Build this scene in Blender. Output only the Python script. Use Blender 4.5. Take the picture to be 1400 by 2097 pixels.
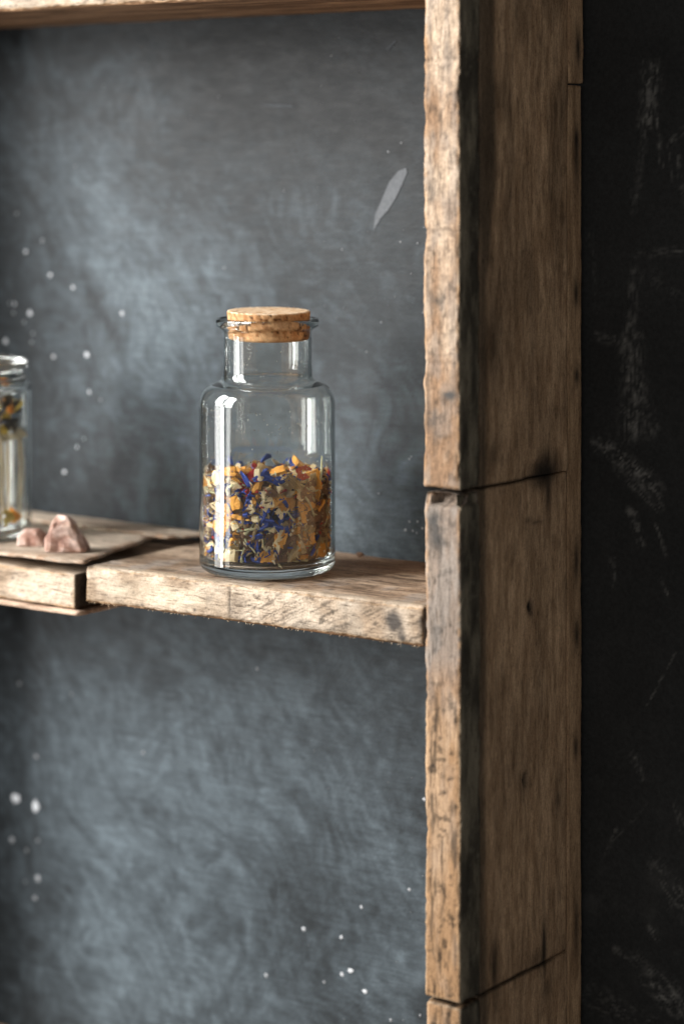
import bpy, bmesh, math, random
import numpy as np
from mathutils import Vector, Matrix, Euler

for o in list(bpy.data.objects): bpy.data.objects.remove(o, do_unlink=True)
SC = bpy.context.scene
COL = SC.collection

# ------------------------------------------------------------------ camera
YAW = math.radians(36.5)                 # the lens looks in from the right of the rack
S, C = math.sin(YAW), math.cos(YAW)
CAMH = 0.256                             # metres above the top of the shelf (z = 0)
FPX, CX, HY = 4800.0, 700.0, 335.0       # focal length, centre and horizon in photograph pixels
cam = bpy.data.cameras.new('camera'); camo = bpy.data.objects.new('camera', cam); COL.objects.link(camo)
camo.location = (0, 0, CAMH); camo.rotation_euler = (math.pi/2, 0, YAW)
cam.sensor_fit = 'HORIZONTAL'; cam.sensor_width = 24.0; cam.lens = 24.0*FPX/1400
cam.shift_y = -(1048.5-HY)/1400
cam.clip_start = 0.05; cam.clip_end = 50
cam.dof.use_dof = True; cam.dof.focus_distance = 1.424; cam.dof.aperture_fstop = 3.2
SC.camera = camo

# ------------------------------------------------------------------ light
w = bpy.data.worlds.new('World'); SC.world = w; w.use_nodes = True
w.node_tree.nodes['Background'].inputs[0].default_value = (1.0, 0.97, 0.93, 1)
w.node_tree.nodes['Background'].inputs[1].default_value = 0.235
def window_lamp(x, y, z, aim, sx, sy, power, colour=(1.0, 0.982, 0.958)):
    l = bpy.data.lights.new('window_light', 'AREA'); l.shape = 'RECTANGLE'; l.size = sx; l.size_y = sy
    l.energy = power; l.color = colour
    o = bpy.data.objects.new('window_light', l); COL.objects.link(o); o.location = (x, y, z)
    d = Vector((aim[0], aim[1], z))-Vector((x, y, z)); o.rotation_euler = d.to_track_quat('-Z', 'Y').to_euler()
    return o
AIM = (-0.92, 1.16, 0.05)
# a tall two-leaf window to the left of and in front of the rack
window_lamp(-2.62, -0.02, 1.12, AIM, 0.50, 1.30, 58)
window_lamp(-2.06, -0.53, 1.12, AIM, 0.52, 1.30, 76)
window_lamp(-2.52, -0.12, -0.02, AIM, 0.62, 0.92, 13)       # lower part of the same window; strips added and dimmed to shape bottle highlights
window_lamp(-2.30, -0.30, -0.02, AIM, 0.17, 0.92, 12)
window_lamp(-1.98, -0.60, -0.02, AIM, 0.30, 0.92, 5)
SC.view_settings.view_transform = 'Standard'; SC.view_settings.look = 'None'
SC.view_settings.exposure = 0.0; SC.view_settings.gamma = 1.0
cy = SC.cycles
cy.max_bounces = 16; cy.diffuse_bounces = 4; cy.glossy_bounces = 8; cy.transmission_bounces = 14
cy.transparent_max_bounces = 8; cy.caustics_reflective = True; cy.caustics_refractive = True
cy.sample_clamp_indirect = 60.0; cy.blur_glossy = 0.3
cy.use_denoising = True
try: cy.denoiser = 'OPENIMAGEDENOISE'
except Exception: pass

# ------------------------------------------------------------------ helpers
def on_y(px, py, Y):
    """world point where the sight line of a photograph pixel meets the upright plane y = Y"""
    a = (px-CX)/FPX; Z = Y/(C+a*S)
    return Vector((Z*(a*C-S), Y, CAMH-(py-HY)*Z/FPX))

def _hash(i, j, k, seed):
    n = (i*374761393 + j*668265263 + k*2147483647 + seed*974634777) & 0xffffffff
    n = ((n ^ (n >> 13))*1274126177) & 0xffffffff
    n = ((n ^ (n >> 16))*2246822519) & 0xffffffff
    return ((n ^ (n >> 15)) & 0xffffff)/float(0xffffff)
def vn(P, seed=0):
    P = np.asarray(P, dtype=np.float64)
    F = np.floor(P).astype(np.int64); f = P-F; u = f*f*(3-2*f)
    i, j, k = F[:, 0], F[:, 1], F[:, 2]; r = 0
    for a in (0, 1):
        for b in (0, 1):
            for c in (0, 1):
                wgt = (u[:, 0] if a else 1-u[:, 0])*(u[:, 1] if b else 1-u[:, 1])*(u[:, 2] if c else 1-u[:, 2])
                r = r + wgt*_hash(i+a, j+b, k+c, seed)
    return r                                # 0..1
def fb(P, freq, octv=4, seed=0, gain=0.5):
    P = np.asarray(P)*np.asarray(freq); t = 0; amp = 1; s = 0
    for o in range(octv):
        t = t+amp*vn(P*(2.03**o)+17.3*o, seed+o*7); s += amp; amp *= gain
    return t/s
def sm(a, b, x): 
    t = np.clip((x-a)/(b-a), 0, 1); return t*t*(3-2*t)
def mix(a, b, t):
    a = np.asarray(a, float); b = np.asarray(b, float); t = np.asarray(t)[:, None]
    return a*(1-t)+b*t

def tag(o, label=None, cat=None, group=None, kind=None):
    if label: o['label'] = label
    if cat: o['category'] = cat
    if group: o['group'] = group
    if kind: o['kind'] = kind
    return o
def empty(name, loc):
    o = bpy.data.objects.new(name, None); COL.objects.link(o); o.location = loc; o.empty_display_size = .02
    return o
def link(name, me, mat, parent=None, loc=(0, 0, 0)):
    o = bpy.data.objects.new(name, me); COL.objects.link(o)
    if mat is not None and not me.materials: me.materials.append(mat)
    if parent is not None:
        o.parent = parent
        off = Vector((0, 0, 0)); q = parent
        while q: off += Vector(q.location); q = q.parent
        o.location = Vector(loc)-off
    else: o.location = loc
    return o
def mesh(name, V, F, col=None, smooth=True):
    me = bpy.data.meshes.new(name); me.from_pydata([tuple(v) for v in V], [], [tuple(f) for f in F]); me.update()
    if smooth: me.polygons.foreach_set('use_smooth', [True]*len(me.polygons))
    if col is not None:
        at = me.color_attributes.new('Col', 'FLOAT_COLOR', 'POINT')
        c = np.ones((len(V), 4)); c[:, :3] = np.clip(col, 0, 1); at.data.foreach_set('color', c.ravel())
    return me

# ------------------------------------------------------------------ materials
def new_mat(name):
    m = bpy.data.materials.new(name); m.use_nodes = True
    nt = m.node_tree; b = nt.nodes['Principled BSDF']; return m, nt, b
def nd(nt, t, **k):
    n = nt.nodes.new(t)
    for a, v in k.items(): setattr(n, a, v)
    return n
def ramp(nt, fac, stops):
    r = nd(nt, 'ShaderNodeValToRGB'); e = r.color_ramp.elements
    while len(e) < len(stops): e.new(.5)
    for x, (p, c) in zip(e, stops): x.position = p; x.color = (c[0], c[1], c[2], 1) if len(c) == 3 else c
    nt.links.new(fac, r.inputs[0]); return r.outputs[0]
def noise(nt, scale, detail=5, rough=.6, vec_scale=(1, 1, 1), rot=(0, 0, 0), coord='Object', dist=0):
    tc = nd(nt, 'ShaderNodeTexCoord'); mp = nd(nt, 'ShaderNodeMapping')
    mp.inputs['Scale'].default_value = vec_scale; mp.inputs['Rotation'].default_value = rot
    nt.links.new(tc.outputs[coord], mp.inputs[0])
    n = nd(nt, 'ShaderNodeTexNoise'); n.inputs['Scale'].default_value = scale; n.inputs['Detail'].default_value = detail
    n.inputs['Roughness'].default_value = rough; n.inputs['Distortion'].default_value = dist
    nt.links.new(mp.outputs[0], n.inputs[0]); return n.outputs[0]
def mul(nt, a, b, fac=1.0, mode='MULTIPLY'):
    x = nd(nt, 'ShaderNodeMix', data_type='RGBA', blend_type=mode); x.inputs[0].default_value = fac
    nt.links.new(a, x.inputs[6]); nt.links.new(b, x.inputs[7]); return x.outputs[2]
def bump(nt, b, h, strength, dist):
    bp = nd(nt, 'ShaderNodeBump'); bp.inputs['Strength'].default_value = strength; bp.inputs['Distance'].default_value = dist
    nt.links.new(h, bp.inputs['Height']); nt.links.new(bp.outputs[0], b.inputs['Normal'])
def wood(name, grain=(60, 60, 6), rough=.75, depth=.0006, spec=.25, lo=.62, hi=1.25):
    """painted vertex colours carry the stains, the nodes add the fine grain along the long axis"""
    m, nt, b = new_mat(name)
    at = nd(nt, 'ShaderNodeVertexColor', layer_name='Col')
    g = noise(nt, 12, 7, .68, grain)
    f = noise(nt, 900, 3, .6)
    gc = ramp(nt, g, [(.25, (lo, lo*.97, lo*.93)), (.5, (1, 1, 1)), (.8, (hi, hi, hi))])
    fc = ramp(nt, f, [(.25, (.72, .70, .68)), (.6, (1.1, 1.1, 1.1))])
    g2 = noise(nt, 46, 3, .55, grain); pc = ramp(nt, g2, [(.30, (.42, .40, .38)), (.46, (1, 1, 1)), (.75, (1.12, 1.12, 1.12))])
    c = mul(nt, at.outputs[0], gc); c = mul(nt, c, fc); c = mul(nt, c, pc)
    nt.links.new(c, b.inputs['Base Color'])
    b.inputs['Roughness'].default_value = rough; b.inputs['Specular IOR Level'].default_value = spec
    bump(nt, b, mul(nt, mul(nt, g, f, .35), g2, .5), .9, depth)
    return m
M_vert = wood('weathered_upright_wood', (22, 22, 2.2))
M_side = wood('brown_side_wood', (40, 40, 4.5), rough=.7, lo=.68, hi=1.25, depth=.0005)
M_long = wood('weathered_shelf_wood', (2.2, 22, 22))
M_thin = wood('grey_thin_wood', (2.5, 22, 40))
def vcol(name, rough=.8, spec=.3, sc=700, lo=.7):
    m, nt, b = new_mat(name)
    at = nd(nt, 'ShaderNodeVertexColor', layer_name='Col')
    f = noise(nt, sc, 4, .6); fc = ramp(nt, f, [(.3, (lo,)*3), (.65, (1.12,)*3)])
    nt.links.new(mul(nt, at.outputs[0], fc), b.inputs['Base Color'])
    b.inputs['Roughness'].default_value = rough; b.inputs['Specular IOR Level'].default_value = spec
    bump(nt, b, f, .5, .0003); return m

# ------------------------------------------------------------------ rough boards
def board(name, lo, hi, res, colf, mat, parent, edge=.0012, rough=.0003, freq=(120, 120, 120), dispf=None, seed=0, chip=1.0):
    lo = np.array(lo, float); hi = np.array(hi, float); ctr = (lo+hi)/2
    if np.isscalar(res): res = (res,)*3
    n = np.maximum(2, np.ceil((hi-lo)/np.array(res)).astype(int))
    Q = []
    for ax in range(3):
        a, b = (ax+1) % 3, (ax+2) % 3
        A, B = np.meshgrid(np.arange(n[a]), np.arange(n[b]), indexing='ij'); A = A.ravel(); B = B.ravel()
        for side in (0, n[ax]):
            cs = []
            order = [(0, 0), (1, 0), (1, 1), (0, 1)] if side else [(0, 0), (0, 1), (1, 1), (1, 0)]
            for da, db in order:
                L = np.zeros((len(A), 3), dtype=np.int64); L[:, ax] = side; L[:, a] = A+da; L[:, b] = B+db
                cs.append(L[:, 0]*4000*4000+L[:, 1]*4000+L[:, 2])
            Q.append(np.stack(cs, 1))
    Q = np.concatenate(Q); u, inv = np.unique(Q, return_inverse=True); F = inv.reshape(Q.shape)
    L = np.stack([u//(4000*4000), (u//4000) % 4000, u % 4000], 1)
    P0 = lo+(hi-lo)*L/n
    r = edge*(.35+1.5*chip*fb(P0, 140, 3, seed+3)**1.6*1.6)[:, None]
    r = np.minimum(r, (hi-lo).min()*.45)
    q = np.clip(P0, lo+r, hi-r); d = P0-q; ln = np.linalg.norm(d, axis=1, keepdims=True); N = d/np.maximum(ln, 1e-9)
    P = q+N*r
    dd = np.sort(np.minimum(P0-lo, hi-P0), axis=1)[:, 1]         # distance to the nearest edge
    h = rough*(fb(P0, freq, 4, seed+11)*2-1)*1.6
    P = P+N*h[:, None]
    if dispf is not None: P = P+dispf(P0, N, dd)
    col = colf(P0, N, dd)
    return link(name, mesh(name, P-ctr, F, col), mat, parent, tuple(ctr))

# numbers of the rack, metres
YF, YB = 1.113, 1.2490            # front and back of the right upright
XL, XR = -0.7652, -0.7398         # its two sides
SY0, SY1 = 1.1146, 1.2440          # shelf front and back
ZJ1, ZJ2 = 0.0685, -0.2245        # joints of the upright
def zf(py): return CAMH-(py-HY)*2.81e-4

# ================================================================= SETTING: the wall
def grid_wall():
    xs = np.unique(np.concatenate([np.linspace(-3.2, -.80, 9), np.arange(-.78, -.56, .0014), np.linspace(-.5, 1.2, 8)]))
    zs = np.unique(np.concatenate([np.linspace(-1.4, -.36, 6), np.arange(-.33, .40, .0014), np.linspace(.45, 1.7, 6)]))
    X, Z = np.meshgrid(xs, zs, indexing='ij'); P = np.stack([X.ravel(), np.full(X.size, 1.2535), Z.ravel()], 1)
    ch = np.zeros(len(P))
    strokes = [(1336, 140, 1322, 250, 26, .55), (1322, 250, 1296, 430, 14, .28), (1344, 235, 1354, 340, 6, .55), (1366, 300, 1378, 370, 5, .3),
      (1400, 265, 1378, 285, 9, .6), (1388, 320, 1402, 420, 9, .45), (1306, 520, 1400, 512, 12, .38), (1310, 560, 1400, 600, 22, .16), (1300, 560, 1288, 690, 20, .38),
      (1218, 690, 1280, 700, 18, .35), (1278, 700, 1330, 880, 26, .4), (1290, 700, 1296, 880, 34, .62), (1230, 908, 1345, 1000, 26, .75), (1258, 960, 1352, 1040, 12, .45),
      (1292, 1050, 1312, 1115, 15, .7), (1344, 1075, 1362, 1135, 6, .5), (1255, 1150, 1262, 1200, 12, .35), (1352, 1185, 1366, 1220, 5, .5),
      (1384, 1335, 1320, 1452, 3, .5), (1300, 1550, 1312, 1590, 14, .5), (1350, 1620, 1240, 1740, 4, .3), (1260, 1700, 1240, 1750, 8, .4), (1385, 1650, 1400, 1700, 14, .4),
      (1350, 1780, 1400, 1860, 34, .5), (1330, 1900, 1345, 1920, 10, .5), (1260, 1945, 1290, 1960, 10, .6), (1300, 1960, 1330, 1990, 20, .4), (1340, 2010, 1400, 2060, 40, .7),
      (1210, 2040, 1320, 2097, 40, .25), (1208, 480, 1222, 640, 8, .15)]
    for x0, y0, x1, y1, wd, k in strokes:
        a, b = on_y(x0, y0, 1.2535), on_y(x1, y1, 1.2535); a = np.array(a)[[0, 2]]; b = np.array(b)[[0, 2]]
        p = P[:, [0, 2]]; t = np.clip(((p-a)@(b-a))/((b-a)@(b-a)), 0, 1); d = np.linalg.norm(p-a-t[:, None]*(b-a), axis=1)
        wob = .6+.8*fb(P, 60, 2, 5)
        ang = np.array([b[0]-a[0], 0, b[1]-a[1]]); ang /= np.linalg.norm(ang)+1e-9
        al = P@ang; ac = P[:, 0]*ang[2]-P[:, 2]*ang[0]
        tex = fb(np.stack([al*190, ac*1100, al*0], 1), 1, 3, int(x0))
        tex2 = fb(P, 330, 3, int(x1))
        ch = np.maximum(ch, min(1, k*1.35)*sm(wd*3.6e-4*wob, wd*.2e-4, d)*sm(.30, .74, tex)*sm(.25, .75, tex2))
    ch = np.maximum(ch, .10*sm(.55, .8, fb(P, 45, 4, 31))*sm(0, -.25, P[:, 2]))
    ni, nj = len(xs), len(zs)
    I = np.arange((ni-1)*(nj-1)); a = (I//(nj-1))*nj+I % (nj-1)
    F = np.stack([a, a+nj, a+nj+1, a+1], 1)
    col = np.repeat(ch[:, None], 3, 1)
    return mesh('wall', P, F, col, False)
m, nt, b = new_mat('black_chalk_wall')
at = nd(nt, 'ShaderNodeVertexColor', layer_name='Col')
n1 = noise(nt, 9, 6, .6); n2 = noise(nt, 420, 3, .6)
base = mul(nt, ramp(nt, n1, [(.3, (.030, .0305, .0305)), (.75, (.047, .048, .048))]), ramp(nt, n2, [(.3, (.8, .8, .8)), (.7, (1.15, 1.15, 1.15))]))
mx = nd(nt, 'ShaderNodeMix', data_type='RGBA'); nt.links.new(at.outputs[0], mx.inputs[0]); nt.links.new(base, mx.inputs[6]); mx.inputs[7].default_value = (.26, .255, .24, 1)
nt.links.new(mx.outputs[2], b.inputs['Base Color']); b.inputs['Roughness'].default_value = .9; b.inputs['Specular IOR Level'].default_value = .12
bump(nt, b, n2, .3, .0004)
tag(link('wall', grid_wall(), m), kind='structure')
# ================================================================= THE RACK
rack = empty('shelf_rack', (-1.09, 1.18, -0.42))
tag(rack, 'weathered reclaimed wood wall rack with open shelves and dark slate-grey back', 'shelf rack')

# back panel with brushed, chalky slate paint
def panel():
    x0, x1, z0, z1 = -1.2980, -.7660, -.44, .42
    xs = np.arange(x0, x1+.001, .002); zs = np.arange(z0, z1, .002)
    xs[-1] = x1
    X, Z = np.meshgrid(xs, zs, indexing='ij'); P = np.stack([X.ravel(), np.zeros(X.size), Z.ravel()], 1)
    # brushed clouds: broad diagonal swirls (upper field) and vertical dabs (lower field)
    ca, sa = math.cos(.75), math.sin(.75)
    wx = P[:, 0]+.05*(fb(P, 9, 3, 71)-.5); wz = P[:, 2]+.05*(fb(P, 9, 3, 72)-.5)
    wx = wx+.03*(fb(P, 18, 3, 73)-.5)*2; wz = wz+.03*(fb(P, 18, 3, 74)-.5)*2
    al = wx*ca-wz*sa; ac = wx*sa+wz*ca
    mot = fb(P, (55, 1, 48), 4, 45); mot2 = fb(P, (150, 1, 130), 3, 46)
    big = fb(P, (7, 1, 6), 4, 41)
    dia = fb(np.stack([al*22, ac*60, ac*0], 1), 1, 5, 43)
    fine = fb(np.stack([al*120, ac*320, ac*0], 1), 1, 3, 44)
    hor = fb(np.stack([wx*14, wz*110, wx*0], 1), 1, 4, 47)
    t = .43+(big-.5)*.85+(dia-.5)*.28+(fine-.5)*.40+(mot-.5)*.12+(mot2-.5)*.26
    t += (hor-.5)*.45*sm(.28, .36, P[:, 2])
    t -= .34*sm(.20, .36, P[:, 2]+.12*(fb(P, 6, 3, 77)-.5)+.25*(P[:, 0]+1.0)*.5)  # darker top paint, deepened to stand in for the top board's shade
    def blob(px, py, sx, sy, k, rot=0):
        c = on_y(px, py, 1.2445); dx = P[:, 0]-c.x; dz = P[:, 2]-c.z
        u = dx*math.cos(rot)+dz*math.sin(rot); v = -dx*math.sin(rot)+dz*math.cos(rot)
        return k*np.exp(-((u/sx)**2+(v/sy)**2))
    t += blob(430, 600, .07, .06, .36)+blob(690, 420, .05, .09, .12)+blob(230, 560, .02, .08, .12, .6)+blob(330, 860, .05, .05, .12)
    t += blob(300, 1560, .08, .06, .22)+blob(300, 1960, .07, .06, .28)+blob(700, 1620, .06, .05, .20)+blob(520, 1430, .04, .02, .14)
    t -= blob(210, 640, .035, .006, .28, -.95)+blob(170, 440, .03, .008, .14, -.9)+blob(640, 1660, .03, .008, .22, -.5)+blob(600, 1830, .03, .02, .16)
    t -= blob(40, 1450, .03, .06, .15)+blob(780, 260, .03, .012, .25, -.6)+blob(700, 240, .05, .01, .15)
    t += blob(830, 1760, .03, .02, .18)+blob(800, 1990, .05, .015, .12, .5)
    ni, nj = len(xs), len(zs)
    I = np.arange((ni-1)*(nj-1)); a = (I//(nj-1))*nj+I % (nj-1)
    F = np.stack([a, a+nj, a+nj+1, a+1], 1)
    V = P.copy(); V[:, 1] = 1.2445
    # thickness: a back sheet and rim
    nb = len(V); rim = [0, (ni-1)*nj, ni*nj-1, nj-1]
    V = np.concatenate([V, V[rim]+np.array([0, .004, 0])])
    F2 = [tuple(f) for f in F]+[(nb+3, nb+2, nb+1, nb)]
    t = np.concatenate([t, t[rim]])
    t = np.clip(t, 0, 1)
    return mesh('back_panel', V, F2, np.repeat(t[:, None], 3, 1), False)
m, nt, b = new_mat('slate_chalk_paint')
at = nd(nt, 'ShaderNodeVertexColor', layer_name='Col')
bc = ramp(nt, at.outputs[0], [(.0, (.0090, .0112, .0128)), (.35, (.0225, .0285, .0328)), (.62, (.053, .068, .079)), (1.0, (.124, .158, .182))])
n2 = noise(nt, 500, 4, .65); n3 = noise(nt, 60, 5, .7, (1, 1, 2.5), (0, .7, 0))
c = mul(nt, bc, ramp(nt, n2, [(.3, (.82, .82, .82)), (.7, (1.16, 1.16, 1.16))])); c = mul(nt, c, ramp(nt, n3, [(.3, (.86, .86, .86)), (.7, (1.1, 1.1, 1.1))]))
for ang, sc in ((.8, 30), (-.5, 24), (1.45, 34)):
    bs = noise(nt, sc, 4, .65, (1.2, 1, 14), (0, ang, 0), dist=.4)
    c = mul(nt, c, ramp(nt, bs, [(.34, (.84, .84, .84)), (.5, (1, 1, 1)), (.62, (1, 1, 1)), (.74, (1.3, 1.3, 1.3))]))
nt.links.new(c, b.inputs['Base Color']); b.inputs['Specular IOR Level'].default_value = .22
rr = nd(nt, 'ShaderNodeMapRange'); nt.links.new(n3, rr.inputs[0]); rr.inputs[3].default_value = .42; rr.inputs[4].default_value = .66; nt.links.new(rr.outputs[0], b.inputs['Roughness'])
n4 = noise(nt, 26, 6, .7, (1, 1, 2.2), (0, .8, 0), dist=1.2)
bump(nt, b, mul(nt, mul(nt, n3, n2, .4), n4, .8), .5, .0012)
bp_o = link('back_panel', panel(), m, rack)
bp_o['label'] = 'slate grey chalky painted back panel with white paint flecks'

# paint flecks and the pale smear on the back panel
def flecks():
    V, F, K = [], [], []
    spots = [(178,726,9,1),(150,588,7,.8),(103,562,7,.8),(53,515,7,.8),(87,492,6,.5),(62,641,9,.8),(30,622,6,.5),(250,641,8,.7),(110,730,7,.6),(183,803,7,.7),
     (206,818,5,.35),(172,898,5,.4),(158,915,6,.6),(132,966,7,.8),(12,698,9,.7),(65,700,5,.4),(68,683,5,.4),(50,660,5,.4),(28,640,5,.4),(460,548,3,.5),(34,437,5,.3),(20,620,5,.3),
     (33,1635,16,.9),(73,1650,18,1),(25,1720,9,.4),(78,1800,10,.5),(72,1840,8,.35),(75,1550,7,.35),(55,1742,6,.25),(78,1722,6,.25),(52,1806,6,.22),(527,1370,5,.5),(293,1542,6,.35),(147,1422,6,.3),
     (740,1858,6,.9),(622,1903,6,.8),(699,1920,6,.9),(700,1996,7,1),(717,1988,8,1),(747,2031,7,1),(545,1998,6,.6),(664,2012,5,.4),(838,1822,5,.6),(869,1637,5,.8),
     (830,1085,5,.7),(855,1068,4,.6),(845,1087,4,.4),(865,1082,4,.6),(838,1068,4,.35),(853,1091,4,.35),(658,175,2,.6),(678,113,2,.8),(213,175,4,.3),(448,197,3,.3),
     (795,310,3,.5),(822,292,2.5,.6),(820,495,3,.5),(855,498,3,.5),(868,465,2.5,.5),(582,390,2.5,.4),(652,383,2.5,.35),(700,510,3,.5),(775,1010,3,.4),(838,940,3,.5),(842,935,3,.4),(780,660,2.5,.4),(750,720,2.5,.35),
     (20,920,6,.3),(40,1400,7,.25),(860,2080,5,.5),(800,2090,5,.5),(872,155,2.5,.5),(866,640,3,.5),(842,560,3,.4),(392,240,3,.25),(155,340,4,.2)]
    rnd = random.Random(4)
    for _ in range(60): spots.append((rnd.uniform(620, 878), rnd.choice([rnd.uniform(60, 700), rnd.uniform(1380, 2090)]), rnd.uniform(1, 2), rnd.uniform(.2, .55)))
    rnd = random.Random(9)
    for x, y, r, k in spots:
        c = on_y(x, y, 1.2445); R = r*.64*c.length/FPX; k = k*.85; ax = rnd.uniform(.75, 1.3); i0 = len(V); n = 12
        V.append((c.x, c.y-.0006, c.z)); K.append(k)
        for q in range(n):
            a = q*2*math.pi/n; rr = R*rnd.uniform(.7, 1.2)
            V.append((c.x+rr*ax*math.cos(a), c.y-.0002, c.z+rr*math.sin(a))); K.append(k*.9)
        for q in range(n): F.append((i0, i0+1+q, i0+1+(q+1) % n))
    for pts, k in (([(765, 472), (768, 440), (782, 408), (797, 372), (815, 350), (832, 343), (834, 352), (826, 372), (812, 402), (796, 428), (780, 446)], .13),
                   ([(535, 212), (560, 213), (600, 215), (602, 219), (570, 219), (545, 216)], .06), ([(790, 100), (808, 82), (812, 84), (795, 103)], .05)):
        i0 = len(V)
        for x, y in pts:
            c = on_y(x, y, 1.2445); V.append((c.x, c.y-.00035, c.z)); K.append(k)
        F.append(tuple(range(i0+len(pts)-1, i0-1, -1)))
    K = np.array(K); col = mix((.03, .036, .042), (.80, .83, .87), K)
    return mesh('paint_fleck', V, F, col, False)
M_paint = vcol('chalk_white_paint', .8, .2, 600, .8)
tag(link('paint_flecks', flecks(), M_paint, bp_o), kind='stuff')

# ---- the right upright: battens at the front, boards behind, a strip along the wall
TAN, CREAM, GREY, DARK, ORNG = (.43, .29, .185), (.60, .46, .33), (.27, .225, .19), (.045, .036, .03), (.42, .20, .075)
def batten_col(P, N, dd):
    z = P[:, 2]; front = sm(.3, .8, -N[:, 1]); side = sm(.3, .8, N[:, 0])
    Pz = P*np.array([1, 1, .35])
    n1 = fb(Pz, 90, 4, 2); n2 = fb(P, 260, 3, 5); n3 = fb(P*np.array([1, 1, .12]), 420, 3, 8); n4 = fb(Pz, 160, 3, 13)
    c = mix((.29, .175, .10), (.60, .455, .33), sm(.34, .66, n1))
    hi = fb(P, 480, 3, 71); c = c*(.52+.72*hi)[:, None]
    lower = sm(ZJ1+.002, ZJ1-.004, z); mid = lower*sm(zf(1420), zf(1330), z); low = sm(zf(1380), zf(1480), z)
    c = c*(1-.30*low[:, None]); c = mix(c, np.broadcast_to(np.array((.40, .235, .115)), c.shape), .55*low)
    c = mix(c, np.broadcast_to(np.array(GREY), c.shape), np.clip(mid*.75+.45*sm(.5, .7, n4), 0, 1)*(1-.5*low))
    streak = sm(.54, .68, n3)*(.45+.45*low)
    c = c*(1-.72*streak[:, None])
    spot = sm(.57, .70, n2)*(.55+.35*low); c = c*(1-.75*spot[:, None])
    stain = sm(.58, .70, fb(P*np.array([1, 1, .25]), 75, 3, 19))*low
    c = mix(c, np.broadcast_to(np.array((.06, .05, .045)), c.shape), .8*stain)
    for py, s, k in ((1065, .006, .75), (1100, .009, .7), (1290, .01, .35), (395, .006, .35), (860, .008, .45), (610, .004, .4), (805, .003, .8)):
        cx = XL+(.3 if py != 805 else .62)*(XR-XL)+.004*math.sin(py); d2 = ((P[:, 0]-cx)/.006)**2+((z-zf(py))/s)**2
        c = mix(c, np.broadcast_to(np.array((.07, .065, .06)), c.shape), np.clip(k*sm(.35, .65, n2+.15)*np.exp(-d2)*1.4, 0, 1))
    # worn warm edge on the left, pale fibres on the corners
    e = sm(.0035, .0008, dd)*front
    c = mix(c, np.broadcast_to(np.array((.47, .27, .13)), c.shape), .6*e*sm(.35, .6, n2))
    c = mix(c, np.broadcast_to(np.array((.55, .43, .30)), c.shape), .5*sm(.0016, .0004, dd)*low)
    # sooty outer face
    n5 = fb(P*np.array([1, 1, .3]), 110, 4, 23)
    sd = mix((.065, .056, .042), (.22, .19, .138), sm(.36, .68, n5))
    sd = mix(sd, np.broadcast_to(np.array((.22, .20, .15)), sd.shape), .35*sm(.60, .75, n2))
    c = c*(1-side[:, None])+sd*side[:, None]
    for py, k in ((122, .35), (470, .5), (742, .2), (1583, .2), (1735, .15)):
        zc = zf(py)+.0012*(fb(P, 160, 2, py)-.5)*2
        ln = np.exp(-((z-zc)/.0009)**2)*front*k; c = c*(1-.8*ln[:, None])
    jn = np.minimum(np.abs(z-ZJ1), np.abs(z-ZJ2)); c = c*(1-.7*sm(.004, .0005, jn)*sm(.35, .6, n2+.1))[:, None]
    return c
def batten_disp(P, N, dd):
    z = P[:, 2]; D = np.zeros_like(P)
    # bowed, knife-worn long edges
    D[:, 0] += .0004*(fb(P*np.array([0, 0, 1]), 60, 5, 61)-.5)*2
    D[:, 1] += .0010*(fb(P*np.array([0, 0, 1]), 16, 3, 62)-.5)*2
    bite = sm(.56, .70, fb(P*np.array([1, 1, .6]), 260, 3, 66))*sm(.003, 0, dd)*.0009
    D -= N*bite[:, None]
    for py in (122, 470, 742):
        zc = zf(py)+.0012*(fb(P, 160, 2, py)-.5)*2
        D -= N*(.0006*np.exp(-((z-zc)/.0010)**2))[:, None]
    # the broken hollow under the middle joint
    hol = sm(ZJ1+.0005, ZJ1-.001, z)*sm(ZJ1-.0105, ZJ1-.0075, z+.003*(fb(P, 150, 2, 9)-.5))*sm(-.3, -.8, N[:, 1])*(z < ZJ1)
    keep = sm(XL+.006, XL+.003, P[:, 0]+.002*(fb(P, 200, 2, 91)-.5)*2)
    D[:, 1] += hol*(1-.75*keep)*(.0060+.008*fb(P, 260, 3, 77))
    D[:, 0] -= .004*sm(ZJ1+.0005, ZJ1-.001, z)*sm(ZJ1-.0095, ZJ1-.0075, z)*sm(.3, .8, N[:, 0])
    return D
BR = (.0011, .0013, .0011)
BD = YF+.0210
for z0, z1, sx in ((ZJ1+.0012, .46, 0), (ZJ2+.0012, ZJ1-.0010, .0006), (-.46, ZJ2-.0012, .0012)):
    board('front_batten', (XL+sx, YF, z0), (XR+sx*.4, BD, z1), BR, batten_col, M_vert, rack, .0016, .0005, (120, 120, 60), batten_disp, 5+int(z0*100), 1.2)

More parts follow.
